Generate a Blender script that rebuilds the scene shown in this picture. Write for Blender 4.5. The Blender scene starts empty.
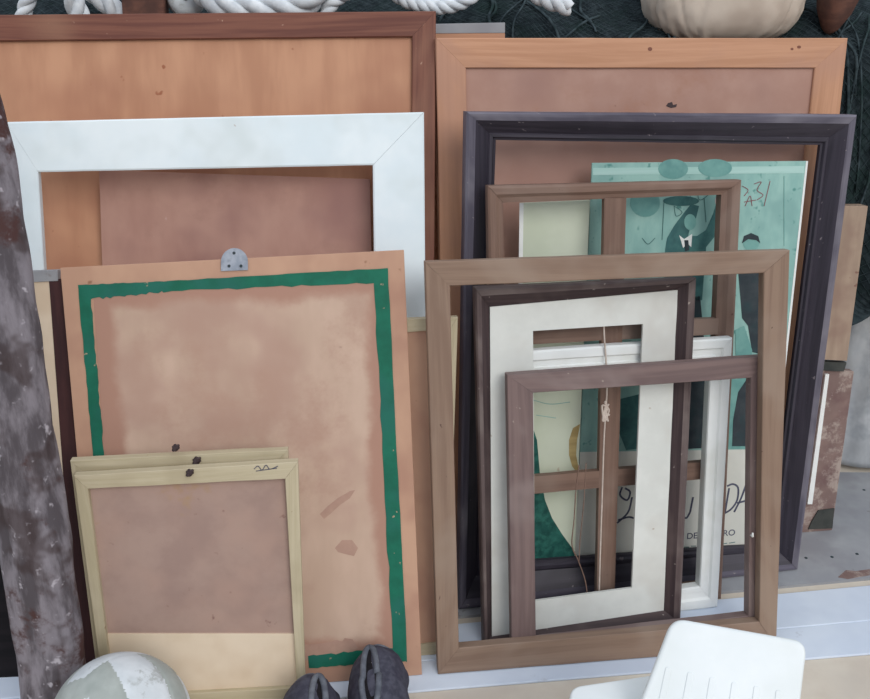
import bpy, bmesh, math, random
from mathutils import Vector, Matrix, noise
random.seed(4)
R = math.radians
SC = bpy.context.scene
COL = SC.collection

# ------------------------------------------------------------------ camera
F, PITCH, ROLL, CH = 1000.0, R(24), R(0.2), 1.3
X0, Y0, Z0 = Vector((1,0,0)), Vector((0,math.cos(PITCH),-math.sin(PITCH))), Vector((0,math.sin(PITCH),math.cos(PITCH)))
CR = X0*math.cos(ROLL) + Z0*math.sin(ROLL)
CU = -X0*math.sin(ROLL) + Z0*math.cos(ROLL)
EYE = Vector((0,0,CH))
def ray(px, py):
    return (Y0*F + CR*(px-435) - CU*(py-349.5)).normalized()
def on_y(px, py, y):
    """survey helper: the point of the sight line that lies at distance y into the room"""
    d = ray(px, py); return EYE + d*(y/d.y)
def on_z(px, py, z=0.0):
    d = ray(px, py); return EYE + d*((z-CH)/d.z)
cd = bpy.data.cameras.new('camera'); cam = bpy.data.objects.new('camera', cd); COL.objects.link(cam)
cd.sensor_width = 36; cd.lens = F/870*36; cd.clip_start = .02
m = Matrix((CR, CU, -Y0)).transposed().to_4x4(); m.translation = EYE
cam.matrix_world = m
SC.camera = cam

# ------------------------------------------------------------------ materials
def lin(c):
    return tuple(((v/255)/12.92 if v/255 <= .04045 else ((v/255+.055)/1.055)**2.4) for v in c) + (1,)
def mat(name, c1, c2, c3=None, coord='UV', sc=(3,70,70), det=4, lo=.35, hi=.65, blotch=3.0, bl=(.45,.7), bamt=.8,
        speck=None, specks=(60,.68,.74), rough=.6, bump=.15, dirt=None, dirts=(9,.55,.66), spec=.3, edge=None, alpha=None, trans=0):
    m = bpy.data.materials.new(name); m.use_nodes = True
    N, L = m.node_tree.nodes, m.node_tree.links
    N.clear(); out = N.new('ShaderNodeOutputMaterial'); b = N.new('ShaderNodeBsdfPrincipled'); L.new(b.outputs[0], out.inputs[0])
    b.inputs['Roughness'].default_value = rough; b.inputs['Specular IOR Level'].default_value = spec
    tc = N.new('ShaderNodeTexCoord'); src = tc.outputs['UV' if coord=='UV' else 'Object']
    def nz(scale, vec, detail=4, rgh=.6):
        mp = N.new('ShaderNodeMapping'); L.new(src, mp.inputs[0]); mp.inputs['Scale'].default_value = vec
        mp.inputs['Location'].default_value = (random.random()*9, random.random()*9, random.random()*9)
        n = N.new('ShaderNodeTexNoise'); n.inputs['Scale'].default_value = scale; n.inputs['Detail'].default_value = detail
        n.inputs['Roughness'].default_value = rgh; L.new(mp.outputs[0], n.inputs[0]); return n.outputs[0]
    def ramp(v, lo, hi):
        r = N.new('ShaderNodeMapRange'); r.interpolation_type='SMOOTHSTEP'; r.inputs[1].default_value = lo; r.inputs[2].default_value = hi; L.new(v, r.inputs[0]); return r.outputs[0]
    def mix(f, a, bb, amt=1):
        x = N.new('ShaderNodeMix'); x.data_type = 'RGBA'
        if amt != 1:
            q = N.new('ShaderNodeMath'); q.operation='MULTIPLY'; L.new(f, q.inputs[0]); q.inputs[1].default_value = amt; f = q.outputs[0]
        L.new(f, x.inputs[0])
        for i, c in ((6, a), (7, bb)):
            if isinstance(c, tuple): x.inputs[i].default_value = c
            else: L.new(c, x.inputs[i])
        return x.outputs[2]
    g = nz(1, sc, det)
    c = mix(ramp(g, lo, hi), lin(c1), lin(c2))
    if c3: c = mix(ramp(nz(blotch, (1,1,1), 3), *bl), c, lin(c3), bamt)
    if dirt: c = mix(ramp(nz(dirts[0], (1,1,1), 6, .7), dirts[1], dirts[2]), c, lin(dirt))
    if speck: c = mix(ramp(nz(specks[0], (1,1,1), 2), specks[1], specks[2]), c, lin(speck))
    if edge:   # a stained band that follows the board's border: (colour, half width, half height, centre z, softness, wobble)
        ec, hx, hz, cz, so, wob = edge
        sp = N.new('ShaderNodeSeparateXYZ'); L.new(tc.outputs['Object'], sp.inputs[0])
        def mth(op, a, bv):
            q = N.new('ShaderNodeMath'); q.operation = op
            for i, v in enumerate((a, bv)):
                if v is None: continue
                if isinstance(v, (int, float)): q.inputs[i].default_value = v
                else: L.new(v, q.inputs[i])
            return q.outputs[0]
        ax = mth('ABSOLUTE', sp.outputs[0], None); az = mth('ABSOLUTE', mth('SUBTRACT', sp.outputs[2], cz), None)
        d = mth('MAXIMUM', mth('SUBTRACT', ax, hx), mth('SUBTRACT', az, hz))
        d = mth('ADD', d, mth('MULTIPLY', mth('SUBTRACT', nz(6, (1,1,1), 5), .5), wob))
        c = mix(ramp(d, -so, so), c, lin(ec))
    L.new(c, b.inputs['Base Color'])
    if bump:
        bp = N.new('ShaderNodeBump'); bp.inputs['Strength'].default_value = bump; bp.inputs['Distance'].default_value = .002
        L.new(g, bp.inputs['Height']); L.new(bp.outputs[0], b.inputs['Normal'])
    if alpha is not None: b.inputs['Alpha'].default_value = alpha
    if trans: b.inputs['Transmission Weight'].default_value = trans
    return m
M = {}
M['red_wood'] = mat('reddish brown stained wood', (106,64,54), (130,84,68), (152,112,90), blotch=2.5, speck=(175,140,120), specks=(90,.72,.78))
M['orange_ply'] = mat('orange brown plywood', (186,136,106), (202,152,120), (174,122,96), coord='O', sc=(16,1,3), blotch=4, bump=.05, speck=(160,100,72), specks=(40,.7,.78))
M['white_paint'] = mat('white painted wood', (226,238,242), (236,245,247), (216,226,226), coord='O', sc=(6,6,6), blotch=6, rough=.45, bump=.04, speck=(176,158,146), specks=(45,.75,.79))
M['pink_board'] = mat('dusty pink brown hardboard', (172,130,116), (186,146,130), (152,112,104), coord='O', sc=(9,9,4), blotch=5, bl=(.42,.68), bump=.05, speck=(205,175,165), specks=(38,.74,.8), dirt=(166,126,112), dirts=(7,.5,.75))
M['tan_board'] = mat('tan hardboard with faded centre', (190,162,142), (204,176,156), (178,144,128), coord='O', sc=(8,8,3), blotch=5, bl=(.45,.7), bump=.05,
    dirt=(180,146,128), dirts=(5,.5,.75), speck=(120,84,74), specks=(30,.75,.8), edge=((174,134,116), .213, .308, .395, .012, .08))
M['maroon'] = mat('dark maroon shade', (58,34,36), (74,44,44), coord='O', sc=(40,40,6), bump=.2)  # shade colour for the strip on the canvas board
M['stain'] = mat('brown stain', (174,140,124), (182,148,130), (166,132,116), coord='O', sc=(30,30,30), blotch=30, bump=0)
M['tan_edge'] = mat('orange tan board margin', (188,148,124), (198,158,132), (174,132,112), coord='O', sc=(8,8,4), blotch=7, bump=.05, speck=(150,110,84), specks=(40,.7,.78))
M['tape'] = mat('green paint band', (14,96,74), (20,110,86), (34,104,92), coord='O', sc=(20,20,20), blotch=9, bump=.1, speck=(176,150,124), specks=(70,.7,.76))
M['pale_wood'] = mat('pale yellow pine', (184,172,142), (198,186,158), (168,154,126), blotch=5, speck=(140,110,84), specks=(50,.73,.79), bump=.1)
M['pale_panel'] = mat('pale kraft board', (222,202,176), (230,212,188), (212,188,160), coord='O', sc=(9,9,9), blotch=6, bump=.03, speck=(170,140,110), specks=(30,.76,.82))
M['grey_pink'] = mat('grey pink canvas back', (160,134,124), (172,146,134), (178,148,134), coord='O', sc=(12,12,12), blotch=6, bump=.05, speck=(140,108,100), specks=(60,.7,.8), dirt=(170,140,112), dirts=(5,.6,.7))
M['honey_wood'] = mat('honey coloured pine', (190,140,108), (204,154,122), (184,140,118), blotch=5, bump=.08, speck=(150,84,56), specks=(28,.75,.79))
M['pink_panel'] = mat('rosy brown hardboard', (178,138,122), (188,150,134), (166,128,116), coord='O', sc=(9,9,9), blotch=4, bump=.04, speck=(140,100,84), specks=(35,.74,.8), dirt=(172,128,108), dirts=(6,.5,.75))
M['black_wood'] = mat('worn black violet wood', (42,38,48), (58,53,64), (72,68,78), blotch=4, bl=(.5,.72), rough=.5, bump=.25, speck=(120,112,116), specks=(80,.7,.77), spec=.4)
M['worn_edge'] = mat('rubbed violet grey edge', (78,74,86), (104,100,112), (128,124,132), blotch=6, rough=.5, bump=.25, speck=(150,142,142), specks=(80,.70,.77))
M['worn_brown'] = mat('rubbed grey brown edge', (80,66,66), (100,86,84), (124,112,108), blotch=8, bump=.3, speck=(160,148,140), specks=(60,.70,.76))
M['mid_brown'] = mat('mid brown stained wood', (132,108,92), (146,122,104), (154,134,118), blotch=5, bump=.12, speck=(92,68,60), specks=(60,.73,.79))
M['sash_wood'] = mat('grey brown wood', (116,92,80), (132,106,92), (142,122,110), blotch=5, bump=.15, speck=(96,70,62), specks=(60,.72,.79))
M['mauve_wood'] = mat('mauve brown wood', (110,92,90), (126,106,102), (140,124,120), blotch=6, bump=.15, speck=(160,146,138), specks=(50,.72,.78))
M['umber'] = mat('dark umber wood', (58,46,48), (74,60,60), (92,78,76), blotch=6, bl=(.52,.72), bump=.3, speck=(150,140,134), specks=(60,.7,.76))
M['mat_white'] = mat('off white mount', (216,218,212), (224,226,220), (206,204,196), coord='O', sc=(14,14,14), blotch=7, bump=.08, rough=.75, speck=(182,172,156), specks=(50,.74,.8))
M['white_old'] = mat('yellowed white painted wood', (236,240,238), (243,246,244), (226,228,222), coord='O', sc=(8,8,8), blotch=8, bump=.05, rough=.4)
M['cream_paper'] = mat('cream poster paper', (206,214,190), (214,221,200), (200,208,186), coord='O', sc=(7,7,7), blotch=6, bump=.03, speck=(190,184,160), specks=(40,.72,.8))
M['foot_paper'] = mat('off white poster foot', (214,214,204), (222,222,212), (206,206,196), coord='O', sc=(7,7,7), blotch=9, bump=.02)
M['ivory'] = mat('white card edge', (238,240,236), (242,244,240), coord='O', bump=0)
M['teal_paper'] = mat('sea green printed paper', (142,186,178), (160,200,190), (130,172,166), coord='O', sc=(30,5,9), blotch=9, bump=.02, speck=(96,150,142), specks=(50,.64,.74), rough=.5)
M['teal_mid'] = mat('mid teal print', (108,160,154), (124,174,166), (98,148,144), coord='O', sc=(30,30,30), blotch=20, bump=0)
M['teal_dark'] = mat('dark teal print', (58,104,104), (76,124,120), (52,90,92), coord='O', sc=(30,30,30), blotch=20, bump=0)
M['ink_dark'] = mat('near black print', (46,56,62), (62,70,74), (42,66,70), coord='O', sc=(30,30,30), blotch=25, bump=0)
M['teal_light'] = mat('pale teal print', (168,208,198), (182,216,208), coord='O', bump=0)
M['skin_print'] = mat('pale pink print', (206,190,186), (220,206,200), coord='O', bump=0)
M['red_ink'] = mat('red brown ink', (128,84,88), (150,100,104), coord='O', bump=0)
M['blue_ink'] = mat('blue black ink', (66,68,88), (84,86,104), coord='O', bump=0)
M['green_print'] = mat('deep green print', (22,74,68), (48,112,100), (30,90,82), coord='O', sc=(60,60,60), blotch=40, bump=0)
M['ochre'] = mat('ochre print', (168,146,96), (190,168,116), coord='O', bump=0)
M['grey_cement'] = mat('grey cement', (150,150,150), (166,166,164), (140,142,146), coord='O', sc=(8,8,8), det=8, blotch=3, bump=.1, dirt=(130,124,122), dirts=(5,.6,.7))
M['beige_floor'] = mat('beige concrete floor', (206,194,178), (216,206,190), (196,186,174), coord='O', sc=(9,9,9), det=8, blotch=4, bump=.08, dirt=(186,176,164), dirts=(11,.6,.72))
M['grey_plate'] = mat('grey painted board', (152,154,158), (166,168,170), (142,142,146), coord='O', sc=(7,7,7), blotch=8, bump=.06, dirt=(136,132,132), dirts=(14,.62,.7))
M['white_board'] = mat('bluish white board', (208,218,232), (218,227,238), (200,210,224), coord='O', sc=(5,5,5), blotch=5, bump=.03, rough=.5, dirt=(190,196,206), dirts=(8,.62,.72))
M['weathered'] = mat('weathered grey trunk', (82,76,80), (134,128,134), (60,46,45), coord='O', sc=(34,34,9), det=10, lo=.36, hi=.62, blotch=12, bl=(.50,.62), bamt=.7, bump=.9, rough=.85, dirt=(76,52,50), dirts=(5,.55,.64), speck=(176,170,176), specks=(55,.62,.76))
M['tan_old'] = mat('old tan wood', (158,136,118), (172,150,130), (146,120,106), coord='O', sc=(40,40,5), blotch=10, bump=.15, speck=(130,96,84), specks=(50,.68,.76))
M['peeling'] = mat('peeling brown paint', (126,104,98), (142,118,110), (112,86,84), coord='O', sc=(10,10,10), blotch=14, bump=.2, dirt=(170,154,144), dirts=(17,.5,.62))
M['dark_olive'] = mat('blackened wood', (52,56,54), (70,72,68), coord='O', sc=(20,20,20), bump=.2)
M['rope'] = mat('white rope', (214,220,224), (230,234,236), (190,196,202), coord='O', sc=(60,60,60), blotch=25, rough=.85, bump=.4)
M['net'] = mat('dark green black netting', (34,42,46), (56,66,70), (38,54,52), coord='O', sc=(50,50,50), det=6, blotch=14, rough=.9, bump=1, spec=.1)
M['cord'] = mat('green grey net twine', (44,54,58), (70,82,86), (38,56,52), coord='O', sc=(50,50,50), blotch=20, rough=.9, bump=.3, spec=.1)
M['bag'] = mat('pale tan paper', (206,192,176), (218,206,190), (188,172,156), coord='O', sc=(9,9,9), blotch=8, rough=.5, bump=.1, spec=.4)
M['cork'] = mat('red brown wood', (96,66,58), (122,84,70), (84,60,54), coord='O', sc=(20,20,60), blotch=20, bump=.3)
M['galv'] = mat('dull zinc', (150,158,170), (172,178,188), (136,142,152), coord='O', sc=(60,60,60), blotch=60, rough=.4, bump=.1); M['galv'].node_tree.nodes['Principled BSDF'].inputs['Metallic'].default_value = .3
M['plastic'] = mat('white moulded plastic', (226,232,232), (232,237,237), (220,226,224), coord='O', sc=(9,9,9), blotch=6, rough=.35, bump=.02, spec=.5)
M['ball_white'] = mat('scuffed white leather', (204,210,212), (218,223,225), (184,190,190), coord='O', sc=(18,18,18), blotch=12, rough=.5, bump=.15, dirt=(180,184,182), dirts=(20,.58,.68))
M['ball_grey'] = mat('scuffed grey green leather', (164,170,164), (178,184,178), (150,158,152), coord='O', sc=(18,18,18), blotch=12, rough=.5, bump=.15)
M['seam'] = mat('dark seam', (110,112,112), (130,132,130), coord='O', bump=0)
M['shoe'] = mat('slate violet fabric', (58,58,70), (76,76,88), (52,48,64), coord='O', sc=(90,90,90), det=3, blotch=16, rough=.8, bump=.5)
M['shoe_trim'] = mat('blue grey trim', (88,92,100), (110,114,122), (76,80,90), coord='O', sc=(60,60,60), blotch=30, bump=.3)
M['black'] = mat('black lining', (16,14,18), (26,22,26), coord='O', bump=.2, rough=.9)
M['film'] = mat('cloudy plastic film', (196,200,204), (214,218,220), (170,176,182), coord='O', sc=(20,20,9), blotch=14, rough=.18, bump=.5, spec=.7, alpha=.75)
M['string'] = mat('pale string', (196,180,168), (210,196,184), coord='O', sc=(90,90,90), bump=.2)
M['brown_string'] = mat('brown string', (120,96,84), (140,112,98), coord='O', bump=.2)
M['back_wall'] = mat('grey plaster', (112,112,114), (126,126,128), (100,100,104), coord='O', sc=(3,3,3), blotch=2, bump=.1)
M['bench'] = mat('dark bench wood', (62,50,46), (80,66,60), coord='O', sc=(4,40,40), bump=.3)

# ------------------------------------------------------------------ object helpers
def tag(o, label=None, cat=None, group=None, kind=None):
    if label: o['label'] = label
    if cat: o['category'] = cat
    if group: o['group'] = group
    if kind: o['kind'] = kind
    return o
def link(name, me, m, parent=None, loc=None):
    if m is not None:
        for mm in (m if isinstance(m, (list, tuple)) else [m]): me.materials.append(mm)
    o = bpy.data.objects.new(name, me); COL.objects.link(o)
    if parent: o.parent = parent
    if loc is not None: o.location = loc
    return o
def mesh(name, vs, fs, m, parent=None, loc=None, smooth=False, uvs=None, recalc=True):
    me = bpy.data.meshes.new(name); me.from_pydata([tuple(v) for v in vs], [], fs); me.update()
    if uvs:
        ul = me.uv_layers.new(name='UVMap')
        for p in me.polygons:
            for li in p.loop_indices: ul.data[li].uv = uvs[me.loops[li].vertex_index]
    if recalc:
        bm = bmesh.new(); bm.from_mesh(me); bmesh.ops.recalc_face_normals(bm, faces=bm.faces); bm.to_mesh(me); bm.free()
    if smooth:
        for p in me.polygons: p.use_smooth = True
    return link(name, me, m, parent, loc)
def empty(name, loc, rot=(0,0,0)):
    o = bpy.data.objects.new(name, None); COL.objects.link(o); o.location = loc; o.rotation_euler = rot; o.empty_display_size = .05
    return o
def tube_geo(pts, r, n=6, taper=None):
    vs, fs = [], []; pts = [Vector(p) for p in pts]; up = Vector((0.13,0.21,.97)); base = None
    for i, p in enumerate(pts):
        t = (pts[min(i+1,len(pts)-1)]-pts[max(i-1,0)]).normalized()
        if base is None: a = t.cross(up).normalized()
        else: a = (base - t*base.dot(t)).normalized()
        base = a; b = t.cross(a); rr = r if taper is None else taper(i/(len(pts)-1))*r
        for k in range(n):
            an = 2*math.pi*k/n; vs.append(p + (a*math.cos(an)+b*math.sin(an))*rr)
    for i in range(len(pts)-1):
        for k in range(n): fs.append((i*n+k, i*n+(k+1)%n, (i+1)*n+(k+1)%n, (i+1)*n+k))
    fs.append(tuple(range(n))); fs.append(tuple(range((len(pts)-1)*n, len(pts)*n)))
    return vs, fs
class Geo:
    def __init__(s): s.v, s.f = [], []
    def add(s, vs, fs): k = len(s.v); s.v += list(vs); s.f += [tuple(i+k for i in f) for f in fs]; return s
    def build(s, name, m, parent=None, loc=None, smooth=False): return mesh(name, s.v, s.f, m, parent, loc, smooth)
def spline(pts, n=10):
    pts = [Vector(p) for p in pts]; out = []
    P = [pts[0]*2-pts[1]] + pts + [pts[-1]*2-pts[-2]]
    for i in range(1, len(P)-2):
        for k in range(n):
            t = k/n; a,b,c,d = P[i-1:i+3]
            out.append(.5*((2*b)+(c-a)*t+(2*a-5*b+4*c-d)*t*t+(3*b-a-3*c+d)*t**3))
    out.append(pts[-1]); return out
def bevel_box(x0,x1,y0,y1,z0,z1, bev=.003, seg=2):
    bm = bmesh.new(); bmesh.ops.create_cube(bm, size=1)
    for v in bm.verts: v.co = Vector(((x0+x1)/2+v.co.x*(x1-x0), (y0+y1)/2+v.co.y*(y1-y0), (z0+z1)/2+v.co.z*(z1-z0)))
    bmesh.ops.bevel(bm, geom=bm.edges[:], offset=bev, segments=seg, affect='EDGES', profile=.5)
    return bm
def bm_obj(name, bm, m, parent=None, loc=None, smooth=False):
    me = bpy.data.meshes.new(name); bm.to_mesh(me); bm.free()
    if smooth:
        for p in me.polygons: p.use_smooth = True
    return link(name, me, m, parent, loc)

# ------------------------------------------------------------------ leaning planes
class Lean:
    """a thing that stands on its lower edge and leans back: x, y of the base centre, yaw, lean, roll, width, height"""
    def __init__(s, x, y, yaw, lean, roll=0, W=0, H=0, z=0):
        s.loc = Vector((x,y,z)); s.lean = R(lean); s.rot = (-R(lean), 0, R(yaw)); s.z = z
        s.m = Matrix.Rotation(R(yaw),3,'Z') @ Matrix.Rotation(-R(lean),3,'X'); s.mi = s.m.transposed(); s.n = s.m @ Vector((0,1,0))
    def uv(s, px, py, back=0.0):
        o = s.loc + s.n*back; d = ray(px, py); p = EYE + d*((o-EYE).dot(s.n)/d.dot(s.n))
        q = s.mi @ (p - s.loc); return (q.x, q.z)
    def quad(s, pts, ground=True, back=0.0):
        q = [s.uv(*p, back=back) for p in pts]
        if ground: q[2] = (q[2][0], 0.0); q[3] = (q[3][0], 0.0)
        return q
    def root(s, name, label, cat, group=None):
        return tag(empty(name, s.loc, s.rot), label, cat, group)
    def fix(s, v):     # nothing sinks through the ground: trim the lower back edge level
        lo = v[1]*math.tan(s.lean)
        return (v[0], v[1], max(v[2], lo)) if v[2] < .05 else v
def member(L, name, oA, oB, iA, iB, prof, m, parent, nseg=14, wob=.0006, bands=None):
    vs, fs, uvs = [], [], []; np_ = len(prof); sd = random.random()*50
    length = math.dist(oA, oB)
    for s in range(nseg+1):
        t = .0002/length + s/nseg*(1-.0004/length); peri = 0; last = None
        O = (oA[0]+(oB[0]-oA[0])*t, oA[1]+(oB[1]-oA[1])*t); I = (iA[0]+(iB[0]-iA[0])*t, iA[1]+(iB[1]-iA[1])*t)
        for k, (a, h) in enumerate(prof):
            w = noise.noise(Vector((sd+t*length*14, a*2, h*9)))*wob if (wob and 0 < a < 1 or 0 < s < nseg) else 0
            p = (O[0]+(I[0]-O[0])*a, -h+w, O[1]+(I[1]-O[1])*a+w)
            vs.append(L.fix(p)); wd = math.dist(O, I)
            if last: peri += math.hypot((a-last[0])*wd, h-last[1])
            last = (a, h); uvs.append((t*length+sd, peri+sd))
    for s in range(nseg):
        for k in range(np_): fs.append((s*np_+k, s*np_+(k+1)%np_, (s+1)*np_+(k+1)%np_, (s+1)*np_+k))
    fs.append(tuple(range(np_))); fs.append(tuple(range(nseg*np_, (nseg+1)*np_)))
    o = mesh(name, vs, fs, m, parent, uvs=uvs, recalc=True)
    if bands:
        for p in o.data.polygons:
            if p.index < nseg*np_: p.material_index = bands[p.index % np_]
    return o
def slab(L, name, q, y0, y1, m, parent, ground=True):
    """a board with quad outline q (local x,z) between depths y0 and y1, edges eased"""
    vs = [L.fix((u,y0,v)) if ground else (u,y0,v) for u,v in q] + [L.fix((u,y1,v)) if ground else (u,y1,v) for u,v in q]
    n = len(q); fs = [tuple(range(n)), tuple(range(2*n-1, n-1, -1))] + [(i,(i+1)%n,n+(i+1)%n,n+i) for i in range(n)]
    uvs = [(v[0]*1.0, v[2]) for v in vs]
    o = mesh(name, vs, fs, m, parent, uvs=uvs)
    if min(abs(y1-y0), .02) > .003:
        md = o.modifiers.new('ease', 'BEVEL'); md.width = .0008; md.segments = 2
    return o
FLAT = lambda th, e=.0015: [(0,-th),(0,-e),(.03,0),(.5,.0002),(.97,0),(1,-e),(1,-th)]
def frame4(L, root, outer, inner, prof, m, names=('rail','stile'), ground=True, bands=None):
    o = L.quad(outer, ground); i = L.quad(inner, False)
    parts = []
    for a, b, nm in ((0,1,names[0]),(3,2,names[0]),(0,3,names[1]),(1,2,names[1])):
        parts.append(member(L, nm, o[a], o[b], i[a], i[b], prof, m, root, bands=bands))
    return o, i, parts
def inset(q, d, zmin=None):
    cx = sum(p[0] for p in q)/4; r = []
    for u, v in q: r.append((u + (d if u < cx else -d), v))
    r[0] = (r[0][0], r[0][1]-d); r[1] = (r[1][0], r[1][1]-d); r[2] = (r[2][0], max(r[2][1]+d, .004)); r[3] = (r[3][0], max(r[3][1]+d, .004))
    return r
def patch(L, name, pts, m, parent, depth=0.0, e=.0006):
    """a flat painted shape or applied piece on a board's face"""
    q = [L.uv(*p, back=depth) for p in pts]; n = len(q)
    vs = [(u,depth-e,v) for u,v in q] + [(u,depth,v) for u,v in q]
    return mesh(name, vs, [tuple(range(n)), tuple(range(2*n-1,n-1,-1))] + [(i,(i+1)%n,n+(i+1)%n,n+i) for i in range(n)], m, parent)
def ell(cx, cy, rx, ry, n=20, a0=0, a1=360): return [(cx+rx*math.cos(R(a0+(a1-a0)*k/n)), cy+ry*math.sin(R(a0+(a1-a0)*k/n))) for k in range(n)]
def stroke(L, name, lines, w, m, parent, depth=0.0, e=.0008):
    for ln in lines[1:]: stroke(L, name, [ln], w, m, parent, depth, e)
    lines = lines[:1]
    """brush strokes: bands of width w (metres) along picture lines on a board"""
    g = Geo()
    for ln in lines:
        p3 = spline([Vector((*L.uv(*p, back=depth),0)) for p in ln], 6)
        vs = []
        for i, p in enumerate(p3):
            t = (p3[min(i+1,len(p3)-1)]-p3[max(i-1,0)]).normalized(); nn = Vector((-t.y,t.x,0))*w/2
            for q in (p+nn, p-nn): vs += [(q.x, depth-e, q.y), (q.x, depth, q.y)]
        fs = []
        for i in range(len(p3)-1):
            a, b = i*4, i*4+4
            fs += [(a,a+2,b+2,b), (a+1,b+1,b+3,a+3), (a,b,b+1,a+1), (a+2,a+3,b+3,b+2)]
        fs += [(0,1,3,2), (len(vs)-4,len(vs)-2,len(vs)-1,len(vs)-3)]
        g.add(vs, fs)
    return g.build(name, m, parent)
def text(L, body, px, py, h_px, m, parent, depth=0.0, name='printed_word', shear=0):
    c = bpy.data.curves.new(name, 'FONT'); c.body = body; c.align_x = 'CENTER'; c.align_y = 'CENTER'; c.extrude = .01; c.offset = .01; c.shear = shear
    o = bpy.data.objects.new(name, c); me = bpy.data.meshes.new_from_object(o); bpy.data.objects.remove(o); bpy.data.curves.remove(c)
    u, v = L.uv(px, py, back=depth); u2, v2 = L.uv(px, py-h_px, back=depth); s = (v2-v)/.72
    for q in me.vertices: q.co = Vector((u + q.co.x*s, depth-.0003-(q.co.z+.01)*.02, v + q.co.y*s))
    me.name = name; return link(name, me, m, parent)

# ================================================================== the ground and the room
def ground(name, pts, z1, z0, m, label=None, cat=None, kind=None):
    n = len(pts); vs = [(p[0],p[1],z1) for p in pts] + [(p[0],p[1],z0) for p in pts]
    o = mesh(name, vs, [tuple(range(n)), tuple(range(2*n-1,n-1,-1))] + [(i,(i+1)%n,n+(i+1)%n,n+i) for i in range(n)], m)
    return tag(o, label, cat, kind=kind)
FZ = -.006
ground('floor', [(-3.2,-1.5),(3.2,-1.5),(3.2,3.6),(-3.2,3.6)], FZ, -.1, M['beige_floor'], kind='structure')
ground('wall_back', [(-3.2,3.6),(3.2,3.6),(3.2,3.7),(-3.2,3.7)], 2.6, -.1, M['back_wall'], kind='structure')
def line_at(pa, pb, x):   # ground line through two picture points, taken at x
    a, b = on_z(*pa), on_z(*pb); t = (x-a.x)/(b.x-a.x); return (x, a.y+(b.y-a.y)*t)
xa, xb, xm = -1.05, 1.25, 0
fr = [line_at((400,692),(870,653),x) for x in (xa, xb)]
bk = [line_at((420,627),(870,585),x) for x in (xa, xb)]
cr = [line_at((785,632),(870,619),x) for x in (xa, xb)]
gw = tag(empty('white_board', (0,0,0)), 'long bluish white board lying on the floor under the leaning frames', 'board')
def flat(name, pts, z1, z0, m, parent):
    n = 4; vs = [(p[0],p[1],z1) for p in pts] + [(p[0],p[1],z0) for p in pts]
    o = mesh(name, vs, [(0,1,2,3),(7,6,5,4),(0,1,5,4),(1,2,6,5),(2,3,7,6),(3,0,4,7)], m, parent)
    md = o.modifiers.new('ease','BEVEL'); md.width = .002; md.segments = 2; return o
cr2 = [(cr[0][0], bk[0][1]-(bk[1][1]-cr[1][1])), cr[1]]
cr2 = [(xa, fr[0][1]+.42*(bk[0][1]-fr[0][1])), (xb, fr[1][1]+.47*(bk[1][1]-fr[1][1]))]
flat('front_strip', [fr[0], fr[1], cr2[1], cr2[0]], -.001, FZ, M['white_board'], gw)
flat('back_strip', [cr2[0], cr2[1], bk[1], bk[0]], 0, FZ, M['white_board'], gw)
# grey painted board with nail holes
g0 = [line_at((795,585),(870,578),x) for x in (xa, xb)]
g1 = [line_at((840,479),(870,477),x) for x in (xa, xb)]
g1 = [(xa, g1[1][1]+.02), (xb, g1[1][1])]
gp = tag(empty('grey_floor_board', (0,0,0)), 'grey painted board with small nail holes on the floor behind the white board', 'board')
o = mesh('board_top', [(p[0],p[1],z) for z in (0,FZ) for p in (g0[0],g0[1],g1[1],g1[0])], [(0,1,2,3),(7,6,5,4),(0,1,5,4),(1,2,6,5),(2,3,7,6),(3,0,4,7)], M['grey_plate'], gp)
for px, py in ((806,558),(832,557),(857,554),(864,490)):
    p = on_z(px, py); vs = [(p.x+.0035*math.cos(a*math.pi/5), p.y+.0035*math.sin(a*math.pi/5), z) for z in (.0006,0) for a in range(10)]
    mesh('nail', vs, [tuple(range(10)), tuple(range(19,9,-1))] + [(i,(i+1)%10,10+(i+1)%10,10+i) for i in range(10)], M['ink_dark'], gp)
st = [on_z(*p, z=.0006) for p in ((838,577),(846,570),(856,571),(870,569),(870,575),(858,577),(848,579))]
mesh('stain', [(p.x,p.y,.0006) for p in st] + [(p.x,p.y,-.001) for p in st], [tuple(range(7)), tuple(range(13,6,-1))] + [(i,(i+1)%7,7+(i+1)%7,7+i) for i in range(7)], M['peeling'], gp)

# ================================================================== frames, right-hand stack (front to back)
# brown flat frame, front-most
L = Lean(0.3293,1.4813,6.7543,11.8132)
r = L.root('picture_frame', 'large empty mid-brown flat frame, frontmost of the right-hand stack', 'picture frame')
frame4(L, r, [(425,262),(790,250),(776.5,645),(438,672)], [(450,286),(764,273),(759.5,622),(459,648)], FLAT(.022), M['mid_brown'])
# small mauve brown frame
L = Lean(0.3886,1.5119,6.8080,11.8480)
r = L.root('picture_frame', 'small empty mauve-brown frame standing inside the front brown frame, over the white mount', 'picture frame')
o_, i_, _ = frame4(L, r, [(507,375),(772,356),(758,640),(512,665)], [(533,393),(751,378),(748.5,616),(536,641)], FLAT(.022), M['mauve_wood'])
u, v = L.uv(751, 535)
g = Geo(); g.add(*tube_geo([(u,0,v),(u,-.006,v),(u-.001,-.010,v+.002)], .0022, 8)); g.add(*tube_geo([(u-.001,-.009,v+.001),(u-.001,-.009,v+.008)], .0018, 8)); g.build('screw_eye', M['ivory'], r, smooth=True)
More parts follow.
